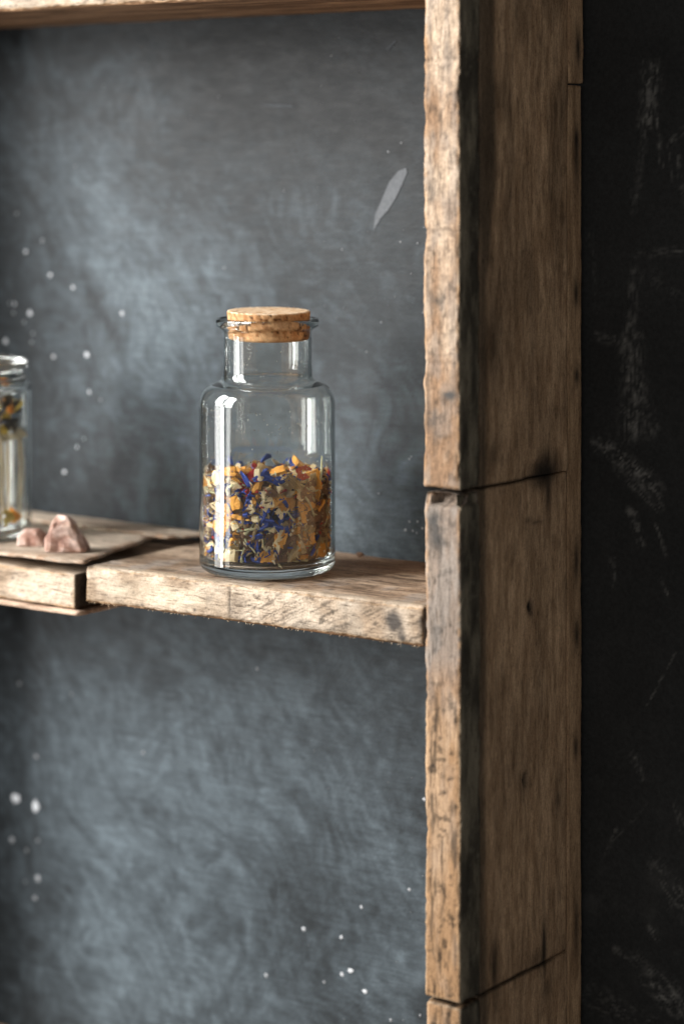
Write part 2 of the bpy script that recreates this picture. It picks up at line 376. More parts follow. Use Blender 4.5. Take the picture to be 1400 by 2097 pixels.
BROWN = (.205, .130, .076)
def side_col(P, N, dd):
    z = P[:, 2]; y = P[:, 1]
    wv = fb(P, (1, 14, 5), 3, 3); rings = .5+.5*np.sin((y*70+wv*34+.6*z*9)*1.0)
    n1 = fb(P*np.array([1, 1, .16]), 330, 4, 12); n2 = fb(P*np.array([1, 1, .55]), 40, 4, 15); n3 = fb(P*np.array([1, 1, .18]), 420, 2, 17)
    c = mix((.40, .252, .145), (.60, .40, .245), sm(.3, .7, n1))
    c = c*(1-.30*(sm(.45, .95, rings)*(.35+.65*sm(.05, .25, z)))[:, None])
    c = c*(.68+.55*n2)[:, None]
    c = c*(1-.28*sm(.60, .76, n3))[:, None]
    # darkened, dirty front margin
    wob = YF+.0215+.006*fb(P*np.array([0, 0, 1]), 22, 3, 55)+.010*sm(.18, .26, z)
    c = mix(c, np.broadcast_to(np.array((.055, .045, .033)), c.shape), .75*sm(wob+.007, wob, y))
    # the joint of the two crates: dark line, black stain with nail rust
    for zc, sl in ((ZJ1, .0), (ZJ2, .0)):
        ln = np.exp(-((z-zc-.0012*(fb(P, (0, 90, 0), 3, 7)-.5))/.0009)**2); c = c*(1-.8*ln*sm(YB-.022, YB-.05, y))[:, None]
    def spot(py, px, sy, sz, k, colr=(.018, .014, .011)):
        q = on_x(px, py); d2 = ((y-q[1])/sy)**2+((z-q[2])/sz)**2
        return mix(c, np.broadcast_to(np.array(colr), c.shape), np.clip(k*np.exp(-d2)*(.6+.8*n2), 0, 1))
    for a in ((1243, 1091, .0034, .0036, 1.0), (1252, 1091, .002, .005, .6), (1598, 1081, .0045, .006, .85), (965, 1120, .016, .008, .9), (945, 1118, .008, .010, .7), (985, 1112, .012, .006, .6),
              (1010, 1125, .0035, .014, .8), (1925, 1116, .0022, .016, .95), (1955, 1116, .0025, .012, .9), (1965, 1100, .010, .006, .55), (1985, 1015, .004, .02, .9), (1640, 1145, .004, .006, .6),
              (1065, 1085, .004, .0012, .7), (1069, 1100, .006, .0010, .7), (310, 1000, .008, .02, .5), (700, 1010, .010, .03, .6), (930, 1010, .006, .01, .6), (2030, 1120, .006, .006, .6)):
        c = spot(*a)
    return c
def on_x(px, py, X=None):
    X = XR if X is None else X; a = (px-CX)/FPX; Z = X/(a*C-S)
    return (X, Z*(a*S+C), CAMH-(py-HY)*Z/FPX)
def side_disp(P, N, dd):
    D = np.zeros_like(P); D[:, 0] += .0008*(fb(P*np.array([0, 1, 1]), 30, 3, 81)-.5)*2
    y, z = P[:, 1], P[:, 2]
    gouge = .0022*np.exp(-(((y-(YF+.083))/.014)**2+((z-(ZJ1+.004))/.006)**2)**2)
    D[:, 0] -= sm(.3, .8, N[:, 0])*gouge
    for py, px in ((1243, 1091), (1598, 1081)):
        q = on_x(px, py); D[:, 0] -= sm(.3, .8, N[:, 0])*.003*np.exp(-(((y-q[1])/.003)**2+((z-q[2])/.0035)**2))
    return D
SY = YB-.0172
for z0, z1, sx in ((ZJ1+.0003, .46, .0008), (ZJ2+.0003, ZJ1-.0003, .0), (-.46, ZJ2-.0003, .0006)):
    board('side_board', (XL+.002, BD+.0006, z0), (XR-.0012+sx, SY, z1), (.004, .0016, .0018), side_col, M_side, rack, .0005, .00025, (120, 160, 30), side_disp, 9)
def strip_col(P, N, dd):
    n1 = fb(P*np.array([1, 1, .1]), 300, 4, 22); n2 = fb(P*np.array([1, 1, .4]), 60, 3, 25)
    c = mix((.33, .205, .115), (.52, .34, .20), sm(.3, .7, n1))*(.7+.5*n2)[:, None]
    for py, s in ((95, .014), (285, .006), (320, .022), (770, .006), (1150, .014), (1530, .008), (1900, .02), (600, .01), (1300, .01)):
        q = on_x(1182, py); d2 = ((P[:, 1]-q[1])/.0035)**2+((P[:, 2]-q[2])/s)**2
        c = mix(c, np.broadcast_to(np.array((.02, .016, .013)), c.shape), np.clip(.9*np.exp(-d2)*(.4+n1), 0, 1))
    return c
ZS = on_x(1182, 172)[2]
for z0, z1, sx in ((ZS+.0005, .46, .0012), (-.46, ZS-.0005, 0)):
    board('back_strip', (XL+.004, SY+.0007, z0), (XR-.0008+sx, YB, z1), (.004, .0016, .0018), strip_col, M_side, rack, .0009, .0003, (120, 160, 30), None, 15)
# left upright, just outside the picture
def lup_col(P, N, dd):
    n1 = fb(P*np.array([1, 1, .15]), 160, 3, 32); return mix((.20, .14, .09), (.40, .29, .19), sm(.3, .7, n1))
board('side_board', (-1.3240, YF, -.46), (-1.2985, YB, .46), (.004, .004, .004), lup_col, M_vert, rack, .0015, .0004, (120, 120, 60), None, 21)

# ---- shelves
def shelf_col(ztop):
    def f(P, N, dd):
        x, y, z = P[:, 0], P[:, 1], P[:, 2]
        front = sm(.3, .8, -N[:, 1]); top = sm(.3, .8, N[:, 2])
        ang = .45; u = x*math.cos(ang)+z*math.sin(ang); v = -x*math.sin(ang)+z*math.cos(ang)
        saw = fb(np.stack([u*110, v*1300, v*0], 1), 1, 3, 3); n1 = fb(P, 55, 4, 7); n2 = fb(P, 300, 3, 9); n4 = fb(P, 22, 3, 10)
        c = mix((.34, .25, .172), (.585, .475, .365), sm(.32, .68, n1))
        right = sm(-.93, -.87, x)
        c = c*(1-.62*(sm(.54, .68, saw)*(.25+.6*right))[:, None]); c = c*(.70+.56*fb(P, 420, 3, 93))[:, None]
        c = mix(c, np.broadcast_to(np.array((.36, .31, .25)), c.shape), .55*sm(.52, .66, n4))
        c = c*(1-.6*sm(.66, .76, n2))[:, None]
        # pale bare patch and vertical saw nicks
        px = on_y(350, 1215, SY0); d2 = ((x-px.x)/.035)**2+((z-px.z)/.006)**2
        c = mix(c, np.broadcast_to(np.array((.66, .555, .42)), c.shape), np.clip(.8*np.exp(-d2)*sm(.35, .55, n1+.1), 0, 1))
        for xx, k in ((484, .7), (590, .18), (713, .25)):
            qx = on_y(xx, 1230, SY0).x+.0008*(fb(P, 240, 2, xx)-.5)*2; c = c*(1-k*np.exp(-((x-qx)/.0007)**2))[:, None]
        for xx, yy, sx, sz, k in ((808, 1272, .0058, .0065, .95), (871, 1279, .0050, .0075, 1.0), (823, 1300, .003, .005, .8), (497, 1240, .006, .010, .30), (310, 1235, .0015, .0012, .8), (415, 1245, .0013, .001, .8), (255, 1240, .0013, .001, .7), (380, 1255, .001, .001, .9), (445, 1222, .003, .002, .4)):
            q = on_y(xx, yy, SY0); d2 = ((x-q.x)/sx)**2+((z-q.z)/sz)**2
            c = mix(c, np.broadcast_to(np.array((.085, .072, .062)), c.shape), np.clip(k*1.25*np.exp(-d2*d2)*(.55+.8*n2), 0, 1)*front)
        # torn fibre edges
        e = sm(.0028, .0006, dd)*front
        c = mix(c, np.broadcast_to(np.array((.42, .25, .115)), c.shape), e*(.25+.55*sm(.4, .55, n2)))
        # grey-brown worn top
        g1 = fb(np.stack([x*18, y*150, z*0], 1), 1, 4, 12); g2 = fb(P, 70, 4, 14); g3 = fb(np.stack([x*60, y*520, z*0], 1), 1, 3, 18)
        t = mix((.25, .172, .115), (.50, .375, .27), sm(.3, .7, g1*.6+g2*.4))
        t = mix(t, np.broadcast_to(np.array((.33, .295, .265)), t.shape), .65*sm(.44, .62, g2)*sm(SY0+.07, SY0+.02, y))
        t = t*(1-.5*sm(.58, .72, g3))[:, None]*(1-.5*sm(.66, .76, n2))[:, None]
        t = mix(t, np.broadcast_to(np.array((.52, .42, .31)), t.shape), .6*sm(.012, .002, y-SY0)*sm(.3, .6, g2+.1))
        t = mix(t, np.broadcast_to(np.array((.20, .115, .065)), t.shape), .6*sm(SY0+.075, SY0+.10, y)*right)  # back right of the top turned a darker brown
        c = c*(1-top[:, None])+t*top[:, None]
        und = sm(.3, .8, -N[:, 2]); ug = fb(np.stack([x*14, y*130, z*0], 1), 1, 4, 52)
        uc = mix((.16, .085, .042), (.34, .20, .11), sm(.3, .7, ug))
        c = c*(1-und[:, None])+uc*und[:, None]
        end_shade = sm(.3, .8, np.abs(N[:, 0])); return mix(c, np.broadcast_to(np.array((.035, .024, .018)), c.shape), .92*end_shade)  # end faces coloured near black to deepen the shade in the gap
    return f
def shelf_disp(P, N, dd):
    D = np.zeros_like(P); x, y, z = P[:, 0], P[:, 1], P[:, 2]
    front = sm(.3, .8, -N[:, 1]); top = sm(.3, .8, N[:, 2])
    D[:, 1] -= .0118*np.clip((XL-x)/.256, 0, 1)*(SY1-y)/(SY1-SY0)          # the board runs out of square
    saw = fb(np.stack([(x*.9+z*.43)*110, (-x*.43+z*.9)*1300, z*0], 1), 1, 3, 3)
    D -= N*(.0005*saw*front)[:, None]
    g1 = fb(np.stack([x*18, y*150, z*0], 1), 1, 4, 12); D[:, 2] += top*.0007*(g1-.5)*2
    tear = sm(.0035, 0, dd); tt = fb(P*np.array([1, .5, .5]), 420, 3, 88)
    D -= N*(tear*.0016*tt)[:, None]
    D[:, 2] += tear*.0006*(fb(P*np.array([1, 0, 0]), 330, 3, 89)-.5)*2*front
    D[:, 1] += .0012*(fb(P*np.array([1, 0, 0]), 25, 3, 90)-.5)*2*front
    for xx, k in ((484, .6), (590, .12), (713, .2)):
        qx = on_y(xx, 1230, SY0).x+.0008*(fb(P, 240, 2, xx)-.5)*2
        D[:, 1] += front*k*.0012*np.exp(-((x-qx)/.0008)**2)
    return D
GX = -1.0198
SR = (.0011, .0014, .0010)
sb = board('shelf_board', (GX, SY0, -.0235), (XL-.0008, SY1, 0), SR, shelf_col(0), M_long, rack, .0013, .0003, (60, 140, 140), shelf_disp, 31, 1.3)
sb['label'] = 'pale sawn shelf board with torn edges and two dark knots'
board('shelf_board', (-1.2975, 1.0985, -.0282), (GX-.0040, SY1, -.0055), (.0018, .0018, .0012), shelf_col(-.007), M_long, rack, .0018, .0004, (60, 140, 140), None, 37, .6)
def lath_col(P, N, dd):
    n = fb(P*np.array([.3, 1, 1]), 120, 3, 42); return mix((.28, .17, .11), (.60, .44, .33), sm(.3, .7, n))
board('lath', (-1.2975, 1.0965, -.0322), (GX-.0005, SY0+.05, -.0288), (.0025, .0025, .0012), lath_col, M_long, rack, .0012, .0005, (60, 140, 140), None, 41, 1.5)
board('shelf_board', (-1.2975, SY0-.0005, .3560), (XL-.0008, SY1, .3800), (.0016, .0018, .0012), shelf_col(.38), M_long, rack, .0013, .0004, (60, 140, 140), shelf_disp, 43, 1.2)
board('shelf_board', (-1.2975, SY0, -.4035), (XL-.0008, SY1, -.3800), (.004, .004, .003), shelf_col(-.38), M_long, rack, .0013, .0003, (60, 140, 140), None, 47)

# torn fibres along the front edges of the shelf
def splinters():
    R = random.Random(6); V, F = [], []
    for q in range(120):
        x = R.uniform(GX+.001, XL-.002); y = SY0-.0118*min(1, (XL-x)/.256); low = R.random() < .6
        c = Vector((x, y+R.uniform(-.0002, .001), -.0235+.0004 if low else -.0006)); L = R.uniform(.0004, .0012)*(1 if R.random() < .93 else 4)
        d = Vector((R.uniform(-1, 1), R.uniform(-.9, .1), R.uniform(-1.2, -.2) if low else R.uniform(-.1, .7))).normalized()*L; r = R.uniform(.00012, .00028)
        s_ = d.orthogonal().normalized()*r; t_ = d.cross(s_).normalized()*r; i0 = len(V)
        V += [c+s_-d*.3, c-s_*.5+t_-d*.3, c-s_*.5-t_-d*.3, c+d]; F += [(i0, i0+1, i0+3), (i0+1, i0+2, i0+3), (i0+2, i0, i0+3)]
    n = np.repeat(np.array([R.random() for _ in range(len(V)//4)]), 4)
    return mesh('torn_fibres', V, F, mix((.34, .21, .11), (.68, .54, .38), n), False)
tag(link('torn_fibres', splinters(), vcol('torn_wood_fibre', .9, .1), rack), kind='stuff')
# thin loose planks on the left of the shelf
def slab(name, poly, z0, z1, colf, mat, parent, label=None, n=46, curl=0, seed=0, cat=None):
    """a thin board over a four-cornered plan, corners counter-clockwise from front left; uneven edges"""
    A, B_, C_, D_ = [np.array(p) for p in poly]; V = []; idx = {}
    nu, nv = n*2, n
    U, W = np.meshgrid(np.linspace(0, 1, nu+1), np.linspace(0, 1, nv+1), indexing='ij'); U = U.ravel(); W = W.ravel()
    P2 = (1-U)[:, None]*(1-W)[:, None]*A+U[:, None]*(1-W)[:, None]*B_+U[:, None]*W[:, None]*C_+(1-U)[:, None]*W[:, None]*D_
    P3 = np.concatenate([P2, np.zeros((len(P2), 1))], 1)
    ed = np.minimum(np.minimum(U, 1-U)*2.4, np.minimum(W, 1-W))
    P2 = P2+sm(.06, 0, ed)[:, None]*.003*np.stack([fb(P3, 90, 3, seed)-.5, fb(P3, 90, 3, seed+4)-.5], 1)*2
    warp = curl*(U-1)+.0006*(fb(P3, 30, 3, seed+8)-.5)*2
    th = (z1-z0)*(1-.55*sm(.05, 0, ed))
    zt = z0+(z1-z0)*.5+th*.5+warp+.0004*(fb(np.stack([P2[:, 0]*20, P2[:, 1]*200, U*0], 1), 1, 3, seed+5)-.5); zb = z0+(z1-z0)*.5-th*.5+warp
    T = np.concatenate([np.c_[P2, zt], np.c_[P2, zb]]); nn = len(P2)
    I = np.arange(nu*nv); a = (I//nv)*(nv+1)+I % nv
    F = [tuple(f) for f in np.stack([a, a+nv+1, a+nv+2, a+1], 1)]+[tuple(f) for f in (np.stack([a, a+1, a+nv+2, a+nv+1], 1)+nn)]
    ring = [i*(nv+1) for i in range(nu+1)]+[nu*(nv+1)+j for j in range(1, nv+1)]+[i*(nv+1)+nv for i in range(nu-1, -1, -1)]+[j for j in range(nv-1, 0, -1)]
    for q in range(len(ring)):
        r, s = ring[q], ring[(q+1) % len(ring)]; F.append((r, r+nn, s+nn, s))
    E = np.concatenate([ed, ed])
    col = colf(T, E); ctr = T.mean(0)
    o = link(name, mesh(name, T-ctr, F, col), mat, parent, tuple(ctr))
    if label: tag(o, label, cat)
    return o
def plank_col(T, E):
    g = fb(np.stack([T[:, 0]*25, T[:, 1]*220, T[:, 2]*0], 1), 1, 4, 5); n = fb(T, 180, 3, 6); k = fb(T, 30, 3, 9)
    c = mix((.38, .30, .23), (.66, .56, .45), sm(.3, .7, g*.6+k*.4)); c = c*(1-.45*sm(.6, .75, n))[:, None]
    c = mix(c, np.broadcast_to(np.array((.36, .19, .10)), c.shape), .55*sm(.10, .01, E)*sm(.4, .6, n))
    return c
slab('thin_plank', [(-1.2965, 1.0935), (-1.0165, 1.0985), (-1.050, 1.203), (-1.2965, 1.199)], .0006, .0038, plank_col, M_thin, None,
     'thin split grey plank lying under the jar and pink stones', seed=3, curl=.0045, cat='plank')
slab('thin_plank', [(-1.2965, 1.2055), (-1.040, 1.2085), (-1.026, 1.236), (-1.2965, 1.238)], .0006, .0036, plank_col, M_thin, None,
     'narrow thin plank at the back of the shelf against the slate panel', seed=13, cat='plank')
PZ = .0024

# ---- glass
def glass_mat(name, colour=(1, 1, 1), ior=1.5, rough=0.0):
    m = bpy.data.materials.new(name); m.use_nodes = True; nt = m.node_tree; nt.nodes.clear()
    out = nd(nt, 'ShaderNodeOutputMaterial'); g = nd(nt, 'ShaderNodeBsdfGlass')
    g.inputs['Color'].default_value = (*colour, 1); g.inputs['IOR'].default_value = ior; g.inputs['Roughness'].default_value = rough
    nt.links.new(g.outputs[0], out.inputs[0]); return m
M_glass = glass_mat('clear_glass', (.985, .995, .99), 1.5)
def lathe(prof, n=128, wob=0, seed=0):
    """closed profile loop of (radius, height); points on the axis close the solid"""
    V, F = [], []; rows = []
    for r, z in prof:
        if r < 1e-6: rows.append([len(V)]); V.append((0, 0, z))
        else:
            rows.append(list(range(len(V), len(V)+n)))
            for q in range(n):
                a = 2*math.pi*q/n; rr = r+wob*math.sin(3*a+z*90+seed)+wob*.6*math.sin(5*a-z*60)
                V.append((rr*math.cos(a), rr*math.sin(a), z))
    for A, B in zip(rows[:-1], rows[1:]):
        for q in range(n):
            q2 = (q+1) % n
            if len(A) == 1 and len(B) == 1: break
            if len(A) == 1: F.append((A[0], B[q2], B[q]))
            elif len(B) == 1: F.append((A[q], A[q2], B[0]))
            else: F.append((A[q], A[q2], B[q2], B[q]))
    return V, F
def arc(cx, cz, rx, rz, a0, a1, n):
    return [(cx+rx*math.cos(math.radians(a0+(a1-a0)*i/n)), cz+rz*math.sin(math.radians(a0+(a1-a0)*i/n))) for i in range(n+1)]
def line(p, q, n): return [(p[0]+(q[0]-p[0])*i/n, p[1]+(q[1]-p[1])*i/n) for i in range(1, n)]
BX, BY = -.9147, 1.1572
bottle = empty('glass_bottle', (BX, BY, .0006))
tag(bottle, 'clear wide-mouth apothecary glass bottle with cork stopper, half full of dried tea', 'bottle')
# outside from the foot up, over the lip, down the inside
prof = [(0, .0022), (.020, .0020), (.0330, .0012), (.0350, .0)]
prof += arc(.0362, .0066, .0066, .0066, -90, 0, 8)
prof = [p for p in prof]
prof += line((.0428, .0066), (.0428, .1035), 10)
prof += arc(.0338, .1035, .0090, .0135, 0, 78, 12)
prof += [(.0332, .1178), (.0306, .1190), (.0290, .1203), (.02815, .1220)]
prof += line((.0279, .124), (.0277, .1510), 5)
prof += [(.0279, .1500), (.0284, .1510), (.0296, .1519), (.0312, .1527), (.0321, .1536), (.0325, .1550), (.03255, .1566), (.0323, .1577), (.0318, .1583), (.0312, .1585), (.0305, .1583), (.0299, .1575), (.0290, .1562), (.0280, .1547), (.0272, .1528), (.0267, .1506)]
prof += line((.0264, .149), (.0261, .124), 5)
prof += [(.0263, .1210), (.0272, .1187), (.0292, .1172), (.0322, .1158)]
prof += arc(.0326, .1025, .0083, .0131, 78, 0, 10)
prof += line((.0409, .1025), (.0409, .013), 10)
prof += arc(.0349, .0120, .0060, .0060, 0, -90, 8)
prof += [(.022, .0062), (.010, .0068), (0, .0070)]
V, F = lathe(prof, 160, .00008)
gb = link('glass_body', mesh('glass_body', V, F), M_glass, bottle, (BX, BY, .0006))
# cork
def cork_mesh():
    n, V, F, K = 140, [], [], []
    pr = [(0, .1635)]+[(r, .1635) for r in np.linspace(.002, .0250, 14)]+[(.0258, .1632), (.0261, .1625)]+[(.0261-(.0261-.0247)*(.1625-z)/(.1625-.1455), z) for z in np.linspace(.1610, .1468, 16)]+[(.0242, .1458), (.0232, .1455), (.012, .1455), (0, .1455)]
    V, F = lathe(pr, n); V = np.array(V); 
    nr = fb(V, 420, 3, 3); n2 = fb(V, 900, 2, 5); pit = sm(.62, .72, fb(V, (520, 520, 800), 3, 8))
    rad = np.linalg.norm(V[:, :2], axis=1); sidef = sm(.0225, .0245, rad)*(V[:, 2] < .1629)
    d = -(.0009*pit+.0003*(nr-.5))*sidef
    V[:, :2] *= (1+d/np.maximum(rad, 1e-4))[:, None]; V[:, 2] -= .00035*pit*(V[:, 2] > .163)
    c = mix((.70, .45, .25), (.90, .71, .50), sm(.3, .7, nr)); c = mix(c, np.broadcast_to(np.array((.20, .085, .03)), c.shape), .8*pit)
    s = mix((.42, .20, .08), (.66, .40, .20), sm(.3, .7, nr)); s = mix(s, np.broadcast_to(np.array((.09, .035, .012)), s.shape), .9*pit)
    c = c*(1-sidef[:, None])+s*sidef[:, None]; c *= (.85+.4*n2)[:, None]
    return mesh('cork_stopper', V, F, c)
M_cork = vcol('cork', .85, .2, 1500, .72)
ck = link('cork_stopper', cork_mesh(), M_cork, bottle, (BX, BY, .0006)); ck.rotation_euler = (math.radians(1.0), math.radians(1.2), 0)

# ---- dried flower tea in the bottle
def piece_mat(name, stops, sc, rough=.75, bumpd=.0003, sub=0, spec=.3):
    m, nt, b = new_mat(name); n = noise(nt, sc, 4, .65)
    oi = nd(nt, 'ShaderNodeObjectInfo'); hs = nd(nt, 'ShaderNodeHueSaturation')
    c = ramp(nt, n, stops)
    mr = nd(nt, 'ShaderNodeMapRange'); nt.links.new(oi.outputs['Random'], mr.inputs[0]); mr.inputs[3].default_value = .75; mr.inputs[4].default_value = 1.35
    nt.links.new(mr.outputs[0], hs.inputs['Value']); nt.links.new(c, hs.inputs['Color'])
    nt.links.new(hs.outputs[0], b.inputs['Base Color']); b.inputs['Roughness'].default_value = rough; b.inputs['Specular IOR Level'].default_value = spec
    bump(nt, b, n, .8, bumpd); return m
MP = {
 'orange_peel': piece_mat('dried_orange_peel', [(.3, (.36, .12, .015)), (.5, (.74, .34, .055)), (.75, (.88, .56, .17))], 700),
 'apple_chunk': piece_mat('dried_apple', [(.28, (.52, .33, .13)), (.5, (.82, .66, .40)), (.75, (.92, .86, .68))], 420),
 'blue_petal': piece_mat('cornflower_petal', [(.3, (.010, .018, .11)), (.55, (.040, .080, .38)), (.8, (.12, .20, .66))], 450, .6),
 'stem': piece_mat('dry_straw_stem', [(.3, (.34, .30, .14)), (.6, (.62, .58, .36)), (.8, (.75, .73, .52))], 400),
 'leaf_flake': piece_mat('brown_leaf', [(.3, (.07, .036, .022)), (.55, (.24, .125, .06)), (.8, (.46, .28, .14))], 500),
 'bark_strip': piece_mat('lemongrass_strip', [(.3, (.30, .19, .08)), (.55, (.52, .38, .19)), (.8, (.68, .55, .32))], 400),
 'red_petal': piece_mat('red_petal', [(.3, (.25, .012, .008)), (.6, (.60, .035, .018)), (.85, (.75, .12, .06))], 600, .6),
}
RN = random.Random(12)
def sheet(nu, nv, fn, th):
    V = []; 
    for k in (0, 1):
        for i in range(nu+1):
            for j in range(nv+1): V.append(fn(i/nu, j/nv, k))
    V = np.array(V); h = (nu+1)*(nv+1); F = []
    def id(i, j, k): return k*h+i*(nv+1)+j
    for i in range(nu):
        for j in range(nv):
            F.append((id(i, j, 1), id(i+1, j, 1), id(i+1, j+1, 1), id(i, j+1, 1))); F.append((id(i, j, 0), id(i, j+1, 0), id(i+1, j+1, 0), id(i+1, j, 0)))
    for i in range(nu):
        F.append((id(i, 0, 0), id(i+1, 0, 0), id(i+1, 0, 1), id(i, 0, 1))); F.append((id(i, nv, 0), id(i, nv, 1), id(i+1, nv, 1), id(i+1, nv, 0)))
    for j in range(nv):
        F.append((id(0, j, 0), id(0, j, 1), id(0, j+1, 1), id(0, j+1, 0))); F.append((id(nu, j, 0), id(nu, j+1, 0), id(nu, j+1, 1), id(nu, j, 1)))
    return V, F
def peel(s):
    R = random.Random(s); L, W, T = R.uniform(.8, 1.1), R.uniform(.6, .95), R.uniform(.16, .26); bend = R.uniform(-.25, .3); sk = R.uniform(-.25, .25); tp = R.uniform(.7, 1)
    def fn(u, v, k):
        x = (u-.5)*L; y = (v-.5)*W*(tp+(1-tp)*u)+sk*x; return (x, y, (k-.5)*T+bend*x*x*1.5)
    V, F = sheet(8, 7, fn, T); an = np.arctan2(V[:, 1], V[:, 0]); sc_ = .72+.55*fb(np.stack([np.cos(an), np.sin(an), an*0], 1), 1.5, 3, s+40); V[:, :2] *= sc_[:, None]; V += .09*np.stack([fb(V, 4, 3, s)-.5, fb(V, 4, 3, s+1)-.5, (fb(V, 5, 3, s+2)-.5)*1.2], 1)*2
    return V, F, False
def chunk(s):
    R = random.Random(s); bm = bmesh.new()
    for _ in range(11):
        v = Vector((R.uniform(-.5, .5), R.uniform(-.42, .42), R.uniform(-.28, .28))); bm.verts.new(v)
    bmesh.ops.convex_hull(bm, input=bm.verts); bmesh.ops.delete(bm, geom=[v for v in bm.verts if not v.link_faces], context='VERTS')
    bmesh.ops.triangulate(bm, faces=bm.faces); bmesh.ops.subdivide_edges(bm, edges=bm.edges, cuts=1, use_grid_fill=True)
    bm.verts.ensure_lookup_table(); V = np.array([v.co[:] for v in bm.verts]); F = [[v.index for v in f.verts] for f in bm.faces]; bm.free()
    V += .10*np.stack([fb(V, 3.5, 3, s+q)-.5 for q in range(3)], 1)*2
    return V, F, False
def petal(s):
    R = random.Random(s); curl = R.uniform(-2.2, 2.2); tw = R.uniform(-2.2, 2.2); lob = R.choice([3, 4, 5]); wd = R.uniform(.09, .30); bow = R.uniform(-.9, .9)
    def fn(u, v, k):
        wdt = .05+wd*(u**1.3); tip = .16*abs(math.sin(v*math.pi*lob))*u**6; x = u*(1.0-.12)+tip*u; y = (v-.5)*2*wdt
        z = .45*curl*y*y/max(wd, .1)+.25*math.sin(u*3)*bow+.05*math.sin(v*9+s)*u+(k-.5)*.035
        a = tw*u; y, z = y*math.cos(a)-z*math.sin(a), y*math.sin(a)+z*math.cos(a)
        return (x-.45, y+bow*.3*u*u, z)
    V, F = sheet(9, 8, fn, .03); return V, F, True
def stem(s):
    R = random.Random(s); bx, by = R.uniform(-.12, .12), R.uniform(-.12, .12); r0 = R.uniform(.022, .045); V, F = [], []; n, m_ = 10, 6
    for i in range(n+1):
        u = i/n; r = r0*(1.15-.5*u)*(1+.15*math.sin(u*14+s))
        for q in range(m_): a = q*2*math.pi/m_; V.append((u-.5, bx*math.sin(u*3)+r*math.cos(a), by*math.sin(u*4)+r*math.sin(a)))
    for i in range(n):
        for q in range(m_): F.append((i*m_+q, i*m_+(q+1) % m_, (i+1)*m_+(q+1) % m_, (i+1)*m_+q))
    F.append(tuple(range(m_-1, -1, -1))); F.append(tuple(n*m_+q for q in range(m_)))
    return np.array(V), F, True
def flake(s):
    R = random.Random(s); cr = R.uniform(.15, .35)
    def fn(u, v, k):
        wdt = .12+.30*math.sin(math.pi*min(1, u*.9+.08)); x = u-.5; y = (v-.5)*2*wdt
        return (x, y, (k-.5)*.03)
    V, F = sheet(9, 7, fn, .03); V[:, 2] += cr*(fb(V*np.array([1, 1, 0]), 3.2, 3, s)-.5)*2; V[:, 0] += .12*(fb(V*np.array([1, 1, 0]), 5, 2, s+3)-.5)*2
    V[:, 1] += .10*(fb(V*np.array([1, 1, 0]), 5, 2, s+5)-.5)*2
    return V, F, True
def bark(s):
    R = random.Random(s); wd = R.uniform(.12, .2)
    def fn(u, v, k):
        y = (v-.5)*2*wd; return (u-.5+.05*math.sin(v*17+s)*(1 if u in (0, 1) else 0), y, (k-.5)*.07+.035*math.cos(v*math.pi*2*4)+.5*y*y)
    V, F = sheet(8, 16, fn, .05); V[:, 2] += .05*np.sin(V[:, 0]*4+s); return V, F, False
def crumple(s):
    R = random.Random(s)
    def fn(u, v, k):
        a = v*math.pi*1.7; r = .15+.33*u; return (r*math.cos(a)+.06*math.sin(a*7), r*math.sin(a), .30*u+.10*math.sin(a*5)*u+(k-.5)*.04)
    V, F = sheet(8, 24, fn, .03); V += .09*np.stack([fb(V, 5, 3, s+q)-.5 for q in range(3)], 1)*2; V[:, 2] -= .15; return V, F, True
GEN = {'orange_peel': (peel, 6), 'apple_chunk': (chunk, 7), 'blue_petal': (petal, 9), 'stem': (stem, 6), 'leaf_flake': (flake, 7), 'bark_strip': (bark, 4), 'red_petal': (crumple, 2)}
LIB = {}
for k, (g, n) in GEN.items():
    LIB[k] = []
    for s in range(n):
        V, F, smth = g(s*13+7); me = mesh(k, V, F, None, smth); me.materials.append(MP[k]); LIB[k].append((me, V))
IR, ZB, ZT = .0402, .0078, .0630
TB = (BX, BY, ZB)
tea = empty('dried_tea_mix', TB)
tag(tea, 'loose dried flower tea of blue petals, orange peel and stems filling the bottle', 'dried tea')
camdir = math.atan2(-BY, -BX)                        # from the bottle to the lens
def put(kind, pos, rot, size, var=None):
    me, V = LIB[kind][RN.randrange(len(LIB[kind])) if var is None else var]
    M = rot.to_matrix() if isinstance(rot, Euler) else rot
    P = (np.array(M)@(V.T*size)).T+np.array(pos)
    for _ in range(4):                               # keep it inside the glass
        r = np.linalg.norm(P[:, :2], axis=1); i = r.argmax()
        if r[i] > IR:
            d = P[i, :2]/r[i]*(r[i]-IR); P[:, :2] -= d; pos = (pos[0]-d[0], pos[1]-d[1], pos[2])
    zmin = P[:, 2].min()
    rr = np.linalg.norm(P[:, :2], axis=1).max()
    flo = ZB+.001 if rr < .034 else ZB+.003
    if zmin < flo: pos = (pos[0], pos[1], pos[2]+flo-zmin)
    o = bpy.data.objects.new(kind, me); COL.objects.link(o); o.parent = tea
    o.location = (pos[0], pos[1], pos[2]-ZB); o.rotation_euler = M.to_euler(); o.scale = (size,)*3
    return o
def tangent(phi, roll, tilt=(0, 0)):
    """local z points out of the jar at angle phi, local x along the rim, turned by roll"""
    out = Vector((math.cos(phi), math.sin(phi), 0)); up = Vector((0, 0, 1)); side = up.cross(out)
    M = Matrix((side, up, out)).transposed()
    return M @ Euler((tilt[0], tilt[1], 0)).to_matrix() @ Euler((0, 0, roll)).to_matrix()
